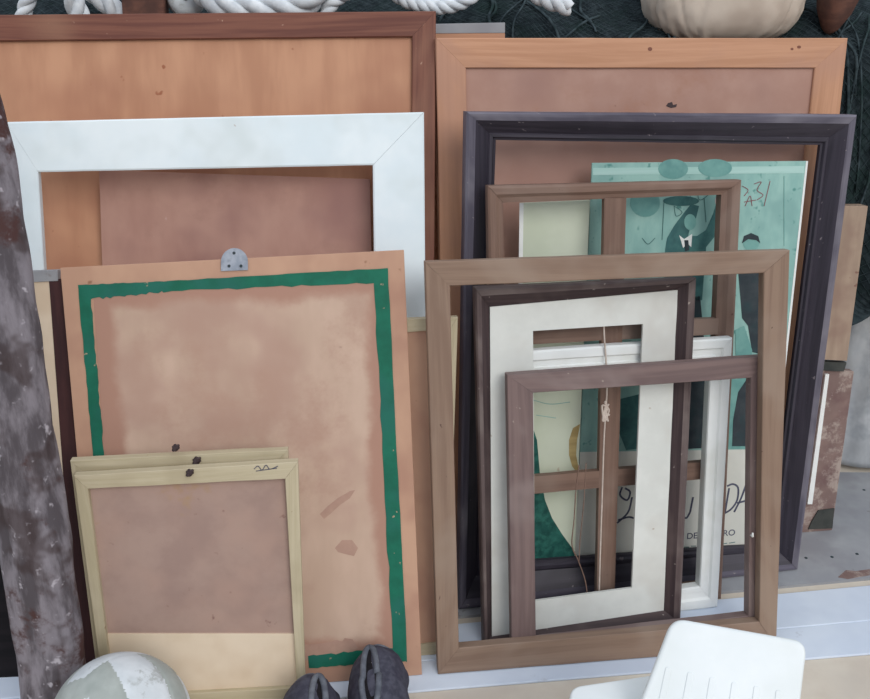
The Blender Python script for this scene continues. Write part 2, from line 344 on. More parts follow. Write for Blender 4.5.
# dark frame with white mount
L = Lean(0.2928,1.5553,10.1685,10.2506)
r = L.root('picture_frame', 'dark umber frame with a wide off-white mount and no picture', 'picture frame')
frame4(L, r, [(475,288),(697,278),(681,621),(484,647)], [(491,308),(677,291),(663,611),(493,638)], [(0,-.022),(0,-.004),(.12,0),(.40,-.0005),(.55,-.004),(.90,-.011),(1,-.012),(1,-.022)], [M['umber'], M['worn_brown']], bands=[1,1,1,0,0,0,0,0])
mo, mi = L.quad([(490,307),(678,290),(664,612),(492,639)], False, .010), L.quad([(533,331),(643,324),(632,588),(535,601)], False, .010)
g = Geo()
for a, b in ((0,1),(1,2),(2,3),(3,0)):
    q = [mo[a], mo[b], mi[b], mi[a]]
    vs = [(u,.010,v) for u,v in q]+[(u,.016,v) for u,v in q]
    g.add(vs, [(0,1,2,3),(7,6,5,4),(0,1,5,4),(1,2,6,5),(2,3,7,6),(3,0,4,7)])
g.build('mount', M['mat_white'], r)
ri_ = L.quad([(531,328),(645,322),(634,590),(533,604)], False, .010); ro_ = L.quad([(500,314),(670,299),(656,604),(501,628)], False, .010); g = Geo()
for a, b in ((0,1),(1,2),(2,3),(3,0)):
    q = [ro_[a], ro_[b], ri_[b], ri_[a]]
    g.add([(u,.0162,v) for u,v in q]+[(u,.0235,v) for u,v in q], [(0,1,2,3),(7,6,5,4),(0,1,5,4),(1,2,6,5),(2,3,7,6),(3,0,4,7)])
g.build('rebate', M['umber'], r)
# white moulded frame
L = Lean(0.3552,1.5990,10.1800,9.4027)
r = L.root('picture_frame', 'narrow white moulded frame half hidden behind the dark frame with the white mount', 'picture frame')
frame4(L, r, [(500,353),(733,338),(718,606),(503,632)], [(522,374),(711,361),(700,587),(524,613)], [(0,-.02),(0,-.003),(.08,0),(.42,0),(.5,-.004),(.74,-.005),(.78,-.001),(.96,-.001),(1,-.004),(1,-.023)], M['white_old'])
WF = L
# window sash frame
L = Lean(0.3519,1.6224,10.1877,9.4005)
r = L.root('window_sash', 'grey-brown six-pane window sash without glass, behind the white moulded frame', 'window sash')
o_, i_, _ = frame4(L, r, [(488,186),(742,180),(721.5,601),(494,628)], [(504,203),(723,195),(706,586),(508,611)], [(0,-.022),(0,-.003),(.15,0),(.5,0),(.7,-.005),(1,-.007),(1,-.028)], M['sash_wood'])
def bar(pts, name, d=.003):
    q = [L.uv(*p, back=d) for p in pts]; c0 = ((q[0][0]+q[3][0])/2,(q[0][1]+q[3][1])/2)
    return member(L, name, q[0], q[1], q[3], q[2], [(0,-.02),(0,-.006),(.25,-d),(.75,-d),(1,-.006),(1,-.02)], M['sash_wood'], r)
bar([(627,198),(615,600),(597,601),(605,198)], 'mullion')
bar([(502,329),(724,318),(722,334),(502,346)], 'glazing_bar', .006)
bar([(506,479),(716,461),(715,478),(506,496)], 'glazing_bar', .006)
SASH = L
# big black-violet moulded frame
L = Lean(0.4156,1.6957,10.7249,7.4807)
r = L.root('picture_frame', 'big empty worn black-violet moulded frame around the posters', 'picture frame')
frame4(L, r, [(467,112),(858,115),(798,574),(459,606)], [(499,141),(827,146),(776,549),(484,570)],
       [(0,-.032),(0,-.004),(.06,0),(.28,-.001),(.36,-.004),(.74,-.019),(.79,-.017),(.88,-.017),(.93,-.022),(1,-.023),(1,-.032)], [M['black_wood'], M['worn_edge']], bands=[1,1,1,0,0,0,0,0,0,0,0])
# cream poster on board
L = Lean(0.2285,1.6945,9,7.6214)
r = L.root('poster', 'narrow cream poster with a dark green shape and white left edge, behind the sash', 'poster')
slab(L, 'poster_board', L.quad([(520,203),(590,200),(574,574),(516,580)]), 0, .005, M['cream_paper'], r)
patch(L, 'white_edge', [(519.5,203),(523.5,203),(519,560),(515,560)], M['ivory'], r)
patch(L, 'green_figure', [(533,428),(537,440),(540,475),(545,500),(552,518),(562,534),(570,545),(575,552),(573,564),(560,568),(519,568),(524,500),(528,450)], M['green_print'], r)
patch(L, 'ochre_crescent', [(580,424),(573,428),(569,440),(569,455),(572,466),(578,474),(579,470),(576,455),(577,440)], M['ochre'], r)
stroke(L, 'crease', [[(533,400),(550,404),(570,402)],[(536,415),(556,418)]], .0012, M['teal_paper'], r)
# sea green poster
L = Lean(0.4973,1.7500,8,7.6295)
r = L.root('poster', 'large sea-green poster with a man raising his arms, red scribbles and cream foot', 'poster')
P = L
slab(L, 'poster_board', L.quad([(592,163),(808,161),(762,576),(574,590)]), 0, .004, M['teal_paper'], r)
patch(L, 'cream_foot', [(580,452),(777,449),(764,556),(574,566)], M['foot_paper'], r, e=.0004)
patch(L, 'dark_foot_band', [(574,566),(764,556),(762.5,574),(574,588)], M['ink_dark'], r, e=.0004)
patch(L, 'white_edge', [(806,161),(808,161),(785,372),(783,372)], M['ivory'], r)
patch(L, 'top_stripe', [(593,168),(804,166),(804,173),(593,175)], M['teal_light'], r, e=.0004)
patch(L, 'balloon', ell(673,169,15,10), M['teal_mid'], r); patch(L, 'balloon', ell(715,168,17,9), M['teal_mid'], r); patch(L, 'balloon', ell(645,203,15,14), M['teal_mid'], r)
patch(L, 'hat', ell(681,201,18,5), M['teal_dark'], r)
f = patch(L, 'suited_man', [(665,250),(667,238),(674,226),(683,214),(691,204),(699,206),(696,218),(690,228),(688,236),(697,236),(706,230),(713,214),(716,204),(722,204),(721,218),(715,236),(706,247),(702,300),(664,300)], M['teal_dark'], r)
patch(L, 'shirt_front', [(679,235),(684,239),(692,234),(691,247),(687,243),(683,248)], M['ivory'], r, e=.0012)
patch(L, 'necktie', [(684,240),(688,240),(689,250),(685,251)], M['ink_dark'], r, e=.0016)
patch(L, 'raised_hand', ell(719,201,4,6), M['skin_print'], r, e=.0012)
patch(L, 'face', ell(690,222,6,8), M['teal_mid'], r, e=.001)
stroke(L, 'outline_drawing', [[(674,206),(682,212),(676,216),(674,206)],[(664,200),(662,240)],[(690,196),(694,208)],[(704,198),(706,222)],[(642,238),(648,244),(655,238)],[(697,190),(700,200),(712,192)],[(644,196),(660,191)]], .0011, M['teal_dark'], r)
stroke(L, 'red_scribble', [[(745,206),(750,196),(752,206)],[(744,202),(756,200)],[(754,184),(761,182),(757,190),(763,195),(757,200)],[(770,181),(764,206)],[(742,186),(748,190),(744,196)]], .0014, M['red_ink'], r)
stroke(L, 'panel_line', [[(784,176),(784,246)],[(606,196),(606,250)]], .001, M['teal_mid'], r)
patch(L, 'second_head', ell(751,243,8,8), M['teal_mid'], r)
patch(L, 'dark_hair', [(742,243),(744,236),(751,233),(758,236),(760,243),(756,240),(748,239)], M['ink_dark'], r, e=.0012)
patch(L, 'dark_coat', [(738,270),(744,264),(756,266),(764,278),(766,310),(764,355),(752,352),(748,326),(742,318)], M['ink_dark'], r)
patch(L, 'dark_suit', [(664,300),(700,296),(704,340),(706,400),(704,448),(660,450),(658,360)], M['ink_dark'], r)
patch(L, 'white_cloth', [(668,312),(676,304),(688,306),(692,316),(684,324),(690,334),(678,338),(666,330)], M['skin_print'], r, e=.0012)
patch(L, 'teal_drape', [(735,330),(744,326),(752,350),(750,370),(736,368)], M['teal_mid'], r, e=.0011)
patch(L, 'grey_skirt', [(712,372),(738,366),(764,372),(770,448),(706,450)], M['teal_mid'], r)
patch(L, 'dark_figure', [(738,392),(746,380),(752,398),(760,430),(764,446),(732,446),(733,420)], M['ink_dark'], r, e=.0012)
patch(L, 'dark_legs', [(616,400),(640,394),(644,448),(626,450),(618,430)], M['teal_dark'], r)
stroke(L, 'lettering', [[(727,486),(733,484),(738,488),(737,500),(731,509),(723,514)],[(729,488),(725,512)],
    [(734,512),(741,498),(747,483),(746,500),(749,514)],[(737,503),(748,500)],
    [(690,512),(686,518),(680,515),(672,519)],[(693,497),(690,512)],[(668,494),(664,518)],
    [(622,487),(620,495),(627,500),(630,492),(625,488)],[(632,497),(628,512),(617,523)],[(618,520),(628,517),(634,518)],[(648,494),(644,520),(654,518)]], .004, M['blue_ink'], r)
text(L, 'DE', 692, 536, 6, M['blue_ink'], r); text(L, 'RO', 729, 533, 6, M['blue_ink'], r)
stroke(L, 'small_print', [[(684,547),(689,547)],[(691,546),(696,546)],[(722,544),(727,543)],[(729,543),(735,542)],[(632,550),(640,549)]], .0016, M['teal_dark'], r)
# honey pine frame with hardboard back
L = Lean(0.4203,1.7630,8.8298,9.7944)
r = L.root('picture_frame', 'tallest frame on the right, honey pine around a rosy brown hardboard panel', 'picture frame')
_, ii, _ = frame4(L, r, [(436,38),(848,38),(793,556),(446,590)], [(466,68),(815,68),(764,532),(474,562)], FLAT(.022), M['honey_wood'])
slab(L, 'panel', inset(ii, -.006), .006, .011, M['pink_panel'], r)
patch(L, 'knot', ell(650,49,2.2,2,10), M['red_wood'], r)
patch(L, 'knot', ell(799,47,2,1.5,10), M['red_wood'], r)
patch(L, 'knot', ell(792,49,1.5,1.2,10), M['red_wood'], r)
patch(L, 'dark_mark', [(666,106),(668,103),(672,102),(673,105),(677,104),(676,107),(671,108)], M['umber'], r, .006)
# board behind, grey upper edge
L = Lean(0.0448,1.7876,5.6823,8.9778)
r = L.root('wooden_board', 'board with a grey top edge peeping out behind the honey pine frame', 'board')
q = L.quad([(380,33.5),(505,33),(500,560),(390,565)])
slab(L, 'board_face', q, 0, .02, M['honey_wood'], r)
q2 = L.quad([(380,25),(505,22.5),(505,33),(380,34)], False); slab(L, 'top_edge', q2, -.001, .02, M['grey_plate'], r, False)
# light board between the two stacks
L = Lean(-0.0761,1.4878,6.5869,12.1418)
r = L.root('stretcher_frame', 'tan board in a pale pine rim, seen between the two stacks', 'board')
_, ii, _ = frame4(L, r, [(330,323),(458,317),(447,652),(335,664)], [(344,337),(450,329),(440,642),(348,652)], FLAT(.018), M['pale_wood'])
slab(L, 'panel', inset(ii, -.003), .004, .010, M['tan_edge'], r)

# ================================================================== left-hand stack
L = Lean(-0.4024,1.3630,6.1156,6.4033, z=FZ)
r = L.root('canvas_stretcher', 'small pale pine frame holding a grey-pink panel with pale foot, behind the ball', 'canvas stretcher')
_, ii, _ = frame4(L, r, [(74,476),(298,462),(306,697),(106,710)], [(88,489),(285,479),(297,688),(114,698)], FLAT(.016), M['pale_wood'])
slab(L, 'canvas_back', inset(ii, -.004), .012, .015, M['grey_pink'], r)
q = [L.uv(104,633,back=.012), L.uv(296,633,back=.012), ii[2], ii[3]]; slab(L, 'pale_foot_panel', q, .0095, .012, M['pale_panel'], r)
g = Geo()
for (px,py) in ((175,445),(190,471)):
    pass
stroke(L, 'blue_stamp', [[(254,469),(258,466),(262,470),(266,465),(270,469),(278,466)],[(256,471),(277,468)]], .0012, M['blue_ink'], r)
def knot(L, px, py, s, parent, m=M['umber']):
    u, v = L.uv(px, py); g = Geo()
    for k in range(5):
        pts = spline([(u+math.cos(a+k*1.3)*s*(.45+.25*math.sin(k*2)), -.003-.002*math.sin(a*2+k), v+math.sin(a)*s*(.40+.25*math.cos(k*3))) for a in [j*.9 for j in range(8)]], 4)
        g.add(*tube_geo(pts, .0021, 6))
    return g.build('string_knot', m, parent, smooth=True)
knot(L, 190, 472, .007, r)
SF = L
L = Lean(-0.4180,1.3811,6.1063,7.3583, z=FZ)
r = L.root('canvas_stretcher', 'pale pine frame standing just behind the small one with the ball, tied with knots', 'canvas stretcher')
frame4(L, r, [(70,461),(288,450),(298,691),(101,704)], [(86,474),(274,464),(286,680),(112,694)], FLAT(.016), M['pale_wood'])
knot(L, 176, 447, .007, r); knot(L, 197, 460, .008, r)
# green-bordered board
L = Lean(-0.3103,1.4073,6.8298,15.3895)
r = L.root('hardboard', 'stained tan hardboard with a painted green border and metal hanger', 'board')
q = L.quad([(60,268),(404,250),(422,673),(99,702)])
slab(L, 'board', q, .0008, .009, M['tan_edge'], r)
patch(L, 'stained_centre', [(93,290),(378,276),(396,652),(118,672)], M['tan_board'], r, depth=.0008, e=.0006)
def band(a, e=.0008, name='green_border'):
    return patch(L, name, a, M['tape'], r, depth=.0002, e=e)
def rough(p0, p1, amp=1.1, n=22):
    out = []
    for k in range(n):
        t = k/n; out.append((p0[0]+(p1[0]-p0[0])*t + random.uniform(-amp,amp)*(1 if k else 0), p0[1]+(p1[1]-p0[1])*t + random.uniform(-amp,amp)*(1 if k else 0)))
    return out
band(rough((78,285),(168,281),.4)+rough((168,281),(388,268),.4)+rough((388,268),(375,283),.3,5)+rough((375,283),(172,291),1.1)+rough((172,291),(91,299),1.3)+[(91,299),(80,299)])
band([(373,270),(387.5,268.5)]+rough((388,269),(407,655),.5)+[(407,662)]+rough((407,662),(393,652),.3,4)+rough((393,652),(374,283),.8), .0009)
band([(91,287),(78.5,287)]+rough((79,298),(93,452),.5)+rough((93,452),(103,690),.4)+[(103,690),(112,690)]+rough((112,690),(104,452),.8)+rough((104,452),(91,299),.9), .0009)
band(rough((308,656),(407,646),1.0)+rough((407,661),(309,668),.7)+[(309,668)])
hp = [(221,271)]+[(234.5-13.5*math.cos(R(a)), 262-14*math.sin(R(a))) for a in range(0,181,12)]+[(248,270)]
hq = patch(L, 'metal_hanger', hp, M['galv'], r, depth=0, e=.0022)
for px, py in ((234,253),(229,266),(241,266)):
    patch(L, 'rivet', ell(px,py,1.6,1.6,10), M['ink_dark'], hq, depth=-.0022, e=.0008)
patch(L, 'grey_stain', rough((284,646),(330,642),1.5,6)+rough((330,642),(358,636),2,5)+rough((358,648),(344,660),1.5,4)+rough((344,660),(290,662),1.5,6), M['stain'], r, depth=.0002, e=.0004)
patch(L, 'brown_stain', [(320,514),(328,506),(338,498),(350,491),(355,490),(350,498),(340,505),(330,514),(324,519)], M['stain'], r, depth=.0002, e=.0004)
patch(L, 'brown_stain', [(335,548),(342,540),(352,540),(358,548),(354,556),(345,554),(338,552)], M['stain'], r, depth=.0002, e=.0004)
L = Lean(-0.80,1.43,4,14,z=FZ)  # black slab added to stand in for the dark background left of the post
r = L.root('dark_backdrop', 'added black filler for the dark background behind the tree post at the left edge', 'board')
slab(L, 'board', [(-.30,.62),(.075,.60),(.105,0),(-.30,0)], 0, .010, M['black'], r)  # added filler slab standing in for the dark background
# grey-topped board at far left
L = Lean(-0.5902,1.4140,4.3873,13.9853)
r = L.root('canvas_board', 'cream board with a pale grey top rail beside the tree post', 'board')
q = L.quad([(18,281),(100,278),(126,684),(60,689)]); slab(L, 'canvas', q, .003, .016, M['pale_panel'], r)
slab(L, 'shade_strip', [(q[1][0]-.085,q[1][1]),q[1],q[2],(q[2][0]-.085,0)], .0015, .003, M['maroon'], r)  # maroon strip paints in the shade left of the green-bordered board
q = L.quad([(18,271.5),(58,270),(58,281),(18,283)], False); slab(L, 'top_rail', q, 0, .016, M['grey_plate'], r, False)
# white flat frame
L = Lean(-0.3601,1.4979,6.8559,14.9362)
r = L.root('picture_frame', 'wide flat white-painted frame on the left', 'picture frame')
frame4(L, r, [(6,122),(424,112),(428,640),(48,667)], [(38,172),(373,165),(379,594),(66,620)], FLAT(.018), M['white_paint'])
# thin sheet behind it
L = Lean(-0.3632,1.5498,3.2440,16.4120)
r = L.quad([(99,170),(370,179),(380,632),(114,640)])
rt = L.root('hardboard', 'thin dusty pink hardboard sheet inside the white frame opening', 'board')
slab(L, 'sheet', r, 0, .004, M['pink_board'], rt)
# dark red-brown frame with plywood
L = Lean(-0.4166,1.5608,3.2425,16.4112)
r = L.root('picture_frame', 'reddish brown frame around an orange plywood panel, rearmost at left', 'picture frame')
_, ii, _ = frame4(L, r, [(-40,15),(436,11),(432,624),(0,639)], [(-14,41),(412,36.5),(410,600),(20,614)], FLAT(.024,.002), M['red_wood'])
slab(L, 'plywood_panel', inset(ii, -.006), .009, .015, M['orange_ply'], r)

# ================================================================== hanging strings
def string(name, pts, rad, m, label, n=8):
    g = Geo(); g.add(*tube_geo(spline(pts, n), rad, 6)); o = g.build(name, m, smooth=True); return tag(o, label, 'string')
def sp(L_, pts, out=.004):
    L = WF
    return [L.loc + L.m @ Vector((L.uv(px,py,back=-.004)[0], -.004, L.uv(px,py,back=-.004)[1])) for px,py in pts]
def sp_old(L, pts, out=.006): return [L.loc + L.m @ Vector((L.uv(px,py,back=-out)[0], -out, L.uv(px,py,back=-out)[1])) for px,py in pts]
g = Geo()
g.add(*tube_geo(spline(sp(SASH,[(605,300),(604,330),(606,360),(607,385),(606,408),(604,440),(602,500),(600,560),(599,596)]),8), .0016, 6))
kn = [(606+random.uniform(-5,5), 398+random.uniform(-4,26)) for _ in range(16)]
for k in range(5): g.add(*tube_geo(spline(sp(SASH, kn[k*3:k*3+4]),6), .0019, 6))
tag(g.build('string', M['string'], smooth=True), 'pale knotted string hanging down the middle bar of the window sash', 'string')
g = Geo()
g.add(*tube_geo(spline(sp(SASH,[(579,465),(576,490),(574,520),(572,545),(578,560),(585,580),(588,600)],.010),8), .0011, 6))
g.add(*tube_geo(spline(sp(SASH,[(586,463),(584,500),(580,540),(579,562)],.010),8), .0009, 6))
tag(g.build('string', M['brown_string'], smooth=True), 'thin brown string crossing the lower left pane of the window sash', 'string')

# ================================================================== weathered shutter at right
L = Lean(.86,1.905,8,7)
r = L.root('wooden_shutter', 'old wooden shutter, tan above and peeling below, standing right of the black frame', 'shutter')
slab(L, 'lower_panel', L.quad([(792,366),(855,372),(833,530),(772,536)]), .004, .022, M['peeling'], r)
slab(L, 'upper_panel', L.quad([(818,206),(868,206),(847,361),(797,358)], False, -.012), -.012, .018, M['tan_old'], r, False)
slab(L, 'cross_strip', L.quad([(796,360),(846,362),(843,371),(795,369)], False), -.004, .01, M['dark_olive'], r, False)
slab(L, 'white_strip', L.quad([(825,374),(829,374),(812,504),(807,504)], False), -.002, .005, M['ivory'], r, False)
patch(L, 'blackened_corner', [(811,522),(818,510),(834,508),(832,528),(808,529)], M['dark_olive'], r, depth=.003, e=.002)

# ================================================================== tree post
PA = lambda px, py, y: tuple(on_y(px, py, y))
axis = [(-.632,1.275,FZ),PA(53,650,1.315),PA(36,560,1.33),PA(22,470,1.35),PA(8,380,1.37),PA(-4,280,1.39),PA(-20,190,1.41),PA(-44,95,1.43),PA(-75,0,1.45),PA(-110,-90,1.47)]
ax = spline(axis, 9); vs, fs = [], []; NS = 28
for i, p in enumerate(ax):
    for k in range(NS):
        a = 2*math.pi*k/NS; rr = (.052 if True else 0) + .006*math.cos(2*a+.5) + .010*noise.noise(Vector((math.cos(a)*1.3, math.sin(a)*1.3, p.z*4))) + .004*noise.noise(Vector((math.cos(a)*5, math.sin(a)*5, p.z*12)))
        vs.append((p.x+rr*math.cos(a), p.y+rr*.8*math.sin(a), p.z))
for i in range(len(ax)-1):
    for k in range(NS): fs.append((i*NS+k, i*NS+(k+1)%NS, (i+1)*NS+(k+1)%NS, (i+1)*NS+k))
fs += [tuple(range(NS)), tuple(range((len(ax)-1)*NS, len(ax)*NS))]
tag(mesh('wooden_post', vs, fs, M['weathered'], smooth=True), 'thick weathered grey-brown tree post leaning along the left side', 'post')

# ================================================================== bench, net, ropes
b = tag(empty('bench', (0,2.35,FZ)), 'dark low bench buried under nets and ropes behind the frames', 'bench')
bm_obj('bench_top', bevel_box(-1.3,1.3,-.20,.55,.93,.98), M['bench'], b)
for x in (-1.22,1.22):
    for y in (-.14,.48): bm_obj('leg', bevel_box(x-.04,x+.04,y-.04,y+.04,0,.93), M['bench'], b)
path = [(2.97,.99),(2.80,1.10),(2.60,1.17),(2.43,1.16),(2.27,1.12),(2.16,1.08),(2.10,1.03),(2.09,.92),(2.09,.8),(2.09,.68),(2.09,.54),(2.095,.42)]
pth = spline([Vector((y,z,0)) for y,z in path], 6)
def net_pt(x, s):
    k = max(0, min(len(pth)-1.001, s*(len(pth)-1))); i = int(k); p = pth[i].lerp(pth[i+1], k-i)
    hang = max(0, (s-.56)/.44)
    a = noise.noise(Vector((x*4, p.x*4, p.y*4+3))); b_ = noise.noise(Vector((x*11, p.x*11, p.y*6)))
    y = p.x - .004 - (.030*abs(b_) + .022*math.sin(x*38+a*5)*hang*.6)
    return Vector((x + .02*a, y + .02*(1-hang)*a, p.y + (1-hang)*(.045*a + .014*b_) + (-.10*a*hang) - .02*hang*math.sin(x*9)))
g = Geo(); NX, NB = 170, 60
def surf(x0, x1, s1, nx):
    vs = [net_pt(x0+(x1-x0)*i/nx, s1*j/NB) for i in range(nx+1) for j in range(NB+1)]
    return vs, [(i*(NB+1)+j, (i+1)*(NB+1)+j, (i+1)*(NB+1)+j+1, i*(NB+1)+j+1) for i in range(nx) for j in range(NB)]
n_ = tag(empty('fishing_net', (0,2.35,.98)), 'dark green-black fishing net heaped on the bench and hanging at its right end', 'net')
off = Vector((0,2.35,.98))
vs, fs = surf(-1.3, .70, .60, 130); g.add([v-off for v in vs], fs); vs, fs = surf(.70, 1.3, 1.0, 50); g.add([v-off for v in vs], fs)
o = g.build('net_heap', M['net'], n_, smooth=True)
md = o.modifiers.new('cloth', 'SOLIDIFY'); md.thickness = .006; md.offset = -1
g = Geo()
for k in range(-60, 190):      # diamond mesh: two families of slanted twine lines
    for sg in (1,-1):
        pts = []
        for j in range(0, 61):
            s = j/60*1.0; x = -1.3 + k*.017 + sg*s*1.1 + (0 if sg > 0 else 1.1*.0)
            lim = .60 if x < .70 else 1.0
            if -1.28 < x < 1.28 and .22 < s < lim:
                p = net_pt(x, s) + Vector((0,-.003,.004)) - off; p += Vector((.004*noise.noise(p*60), .004*noise.noise(p*50+Vector((3,3,3))), 0)); pts.append(p)
            elif len(pts) > 2: g.add(*tube_geo(pts, .0008, 3)); pts = []
            else: pts = []
        if len(pts) > 2: g.add(*tube_geo(pts, .0008, 3))
g.build('twine_mesh', M['cord'], n_, smooth=True)
g = Geo()
for k in range(34):        # loose bundled strands on top and down the hanging end
    x = random.uniform(.02, 1.2); s0 = random.uniform(.28,.42); dx = random.uniform(-.35,.35); ln = random.uniform(.12,.3) if x < .75 else random.uniform(.3,.6)
    pts = [net_pt(min(1.28,x+dx*t*(1-t*.4)), min(.6 if x+dx*t < .72 else .97, s0+ln*t)) + Vector((.006*math.sin(t*9+k), -.006-.006*math.sin(t*14+k*2), .006)) - off for t in [i/16 for i in range(17)]]
    g.add(*tube_geo(pts, random.uniform(.002,.0038), 5))
g.build('loose_strand', M['cord'], n_, smooth=True)

def rope(pts, rad, label, turns_per_m=22, nstr=3):
    c = spline(pts, 14); g = Geo(); 
    T = []; d = 0; up = Vector((0,0,1))
    for st in range(nstr):
        out = []; d = 0
        for i, p in enumerate(c):
            t = (c[min(i+1,len(c)-1)]-c[max(i-1,0)]).normalized(); a = t.cross(Vector((.1,.9,.2))).normalized(); b2 = t.cross(a)
            if i: d += (c[i]-c[i-1]).length
            an = d*turns_per_m*2*math.pi/ (rad/.02) + st*2*math.pi/nstr
            out.append(p + (a*math.cos(an)+b2*math.sin(an))*rad*.52)
        g.add(*tube_geo(out, rad*.56, 8))
    return tag(g.build('rope', M['rope'], smooth=True), label, 'rope')
Y = lambda pts, y: [on_y(px, py, y) for px, py in pts]
def rp(pts, y, dy=0):  return [on_y(px, py, y+dy*k/len(pts)) for k,(px,py) in enumerate(pts)]
rope(rp([(40,-42),(33,-14),(26,6),(22,24),(24,40)], 2.06), .015, 'short white rope loop at the top left corner behind the reddish frame', 11)
rope(rp([(60,-40),(72,-6),(78,12),(86,34)], 2.04, .02), .020, 'white rope dropping behind the reddish frame, left of the brown block', 9)
rope(rp([(78,-34),(92,-8),(112,8),(132,34)], 2.09, .02), .020, 'white rope slanting down beside the brown block', 9)
rope(rp([(196,-16),(214,2),(245,7),(280,6),(308,2),(326,-22)], 2.05), .024, 'thick white twisted rope lying behind the middle of the reddish frame', 8)
rope(rp([(322,30),(330,6),(345,-6),(368,-14),(390,-10),(405,0),(428,6),(450,6),(472,-4),(492,-26)], 2.06), .014, 'white rope looping past the right corner of the reddish frame', 11)
rope(rp([(505,-40),(522,-18),(540,-4),(556,3),(570,7)], 2.04), .017, 'white rope end lying on the dark net above the honey pine frame', 10)

# brown wooden block, grey float, brown cork
def lathe(name, prof, m, loc, rot=(0,0,0), n=28, parent=None):
    vs = [(r_*math.cos(2*math.pi*k/n), r_*math.sin(2*math.pi*k/n), z) for r_, z in prof for k in range(n)]
    fs = [(i*n+k, i*n+(k+1)%n, (i+1)*n+(k+1)%n, (i+1)*n+k) for i in range(len(prof)-1) for k in range(n)] + [tuple(range(n)), tuple(range((len(prof)-1)*n, len(prof)*n))]
    o = mesh(name, vs, fs, m, parent, loc, True); o.rotation_euler = rot; return o
c = on_y(145, -6, 2.08)
o = bm_obj('wooden_block', bevel_box(-.041,.041,-.03,.03,-.05,.06,.006,3), M['cork'], loc=c); o.rotation_euler = (0,.06,.1)
tag(o, 'red-brown wooden block among the white ropes above the reddish frame', 'block')
c = on_y(186, -2, 2.09)
o = lathe('net_float', [(.006,-.022),(.022,-.022),(.034,-.014),(.038,0),(.034,.014),(.022,.022),(.006,.022)], M['ball_white'], c, (R(80),0,R(10)))
tag(o, 'pale grey net float with a hole between the wooden block and thick rope', 'float')
h = lathe('hole', [(.004,-.0235),(.0065,-.0235),(.0065,.0235),(.004,.0235)], M['black'], (0,0,0), n=16, parent=o)
c = on_y(838, -4, 2.12)
o = lathe('cork_float', [(.006,-.075),(.018,-.062),(.034,-.03),(.044,.01),(.046,.05),(.036,.08),(.012,.09)], M['cork'], c, (R(6),R(4),0))
tag(o, 'red-brown bulb-shaped float resting on the net right of the paper bag', 'float')
# paper bag
c = on_y(721, 8, 2.165); vs, fs = [], []; NU, NV = 180, 44
for j in range(NV+1):
    ph = -math.pi/2 + math.pi*j/NV
    for i in range(NU):
        a = 2*math.pi*i/NU; e = .62
        cx = math.copysign(abs(math.cos(a))**.5, math.cos(a)); cy = math.copysign(abs(math.sin(a))**.8, math.sin(a)); r_ = abs(math.cos(ph))**.38; z = math.copysign(abs(math.sin(ph))**.8, math.sin(ph))
        top = max(0, z)
        k = 1 + .03*noise.noise(Vector((cx*4,cy*4,z*2))) + .012*noise.noise(Vector((cx*11,cy*11,z*7))) - .2*top*top
        for a0, tl, dp, wd in ((-2.55,.25,.08,.06),(-2.1,-.2,.07,.05),(-1.72,.08,.09,.035),(-1.3,-.15,.05,.05),(-.95,.2,.08,.04),(-.6,-.25,.07,.05),(.3,.1,.07,.06),(1.2,-.1,.07,.06),(2.2,.1,.07,.06)):
            da = (a - a0 - tl*z + math.pi) % (2*math.pi) - math.pi
            k -= dp*math.exp(-abs(da)/wd)*(.5+.5*(z+1)/2)
        vs.append((cx*.162*r_*k, cy*.112*r_*k, z*.105 + .045 + .01*noise.noise(Vector((cx*6,cy*6,5)))))
for j in range(NV):
    for i in range(NU): fs.append((j*NU+i, j*NU+(i+1)%NU, (j+1)*NU+(i+1)%NU, (j+1)*NU+i))
bag = tag(mesh('paper_bag', vs, fs, M['bag'], loc=c, smooth=True), 'crumpled pale tan paper bag on the net behind the honey pine frame', 'bag')
# plastic-wrapped bundle at far right
c = Vector((1.10, 2.30, FZ)); vs, fs = [], []; NU, NV = 64, 40
for j in range(NV+1):
    t = j/NV; z = .60*t; rr = (.15*(1-.35*t**3))*(1 if 0<j<NV else .3)
    for i in range(NU):
        a = 2*math.pi*i/NU; w = .020*noise.noise(Vector((math.cos(a)*3, math.sin(a)*3, z*7)))+.010*abs(noise.noise(Vector((math.cos(a)*9, math.sin(a)*9, z*12))))
        vs.append(((rr+w)*math.cos(a)*1.1, (rr+w)*math.sin(a)*.8, z))
for j in range(NV):
    for i in range(NU): fs.append((j*NU+i, j*NU+(i+1)%NU, (j+1)*NU+(i+1)%NU, (j+1)*NU+i))
fs += [tuple(range(NU)), tuple(range(NV*NU,(NV+1)*NU))]
tag(mesh('plastic_wrapped_bundle', vs, fs, M['film'], loc=c, smooth=True), 'upright bundle in cloudy plastic film at the right edge under the net', 'bundle')

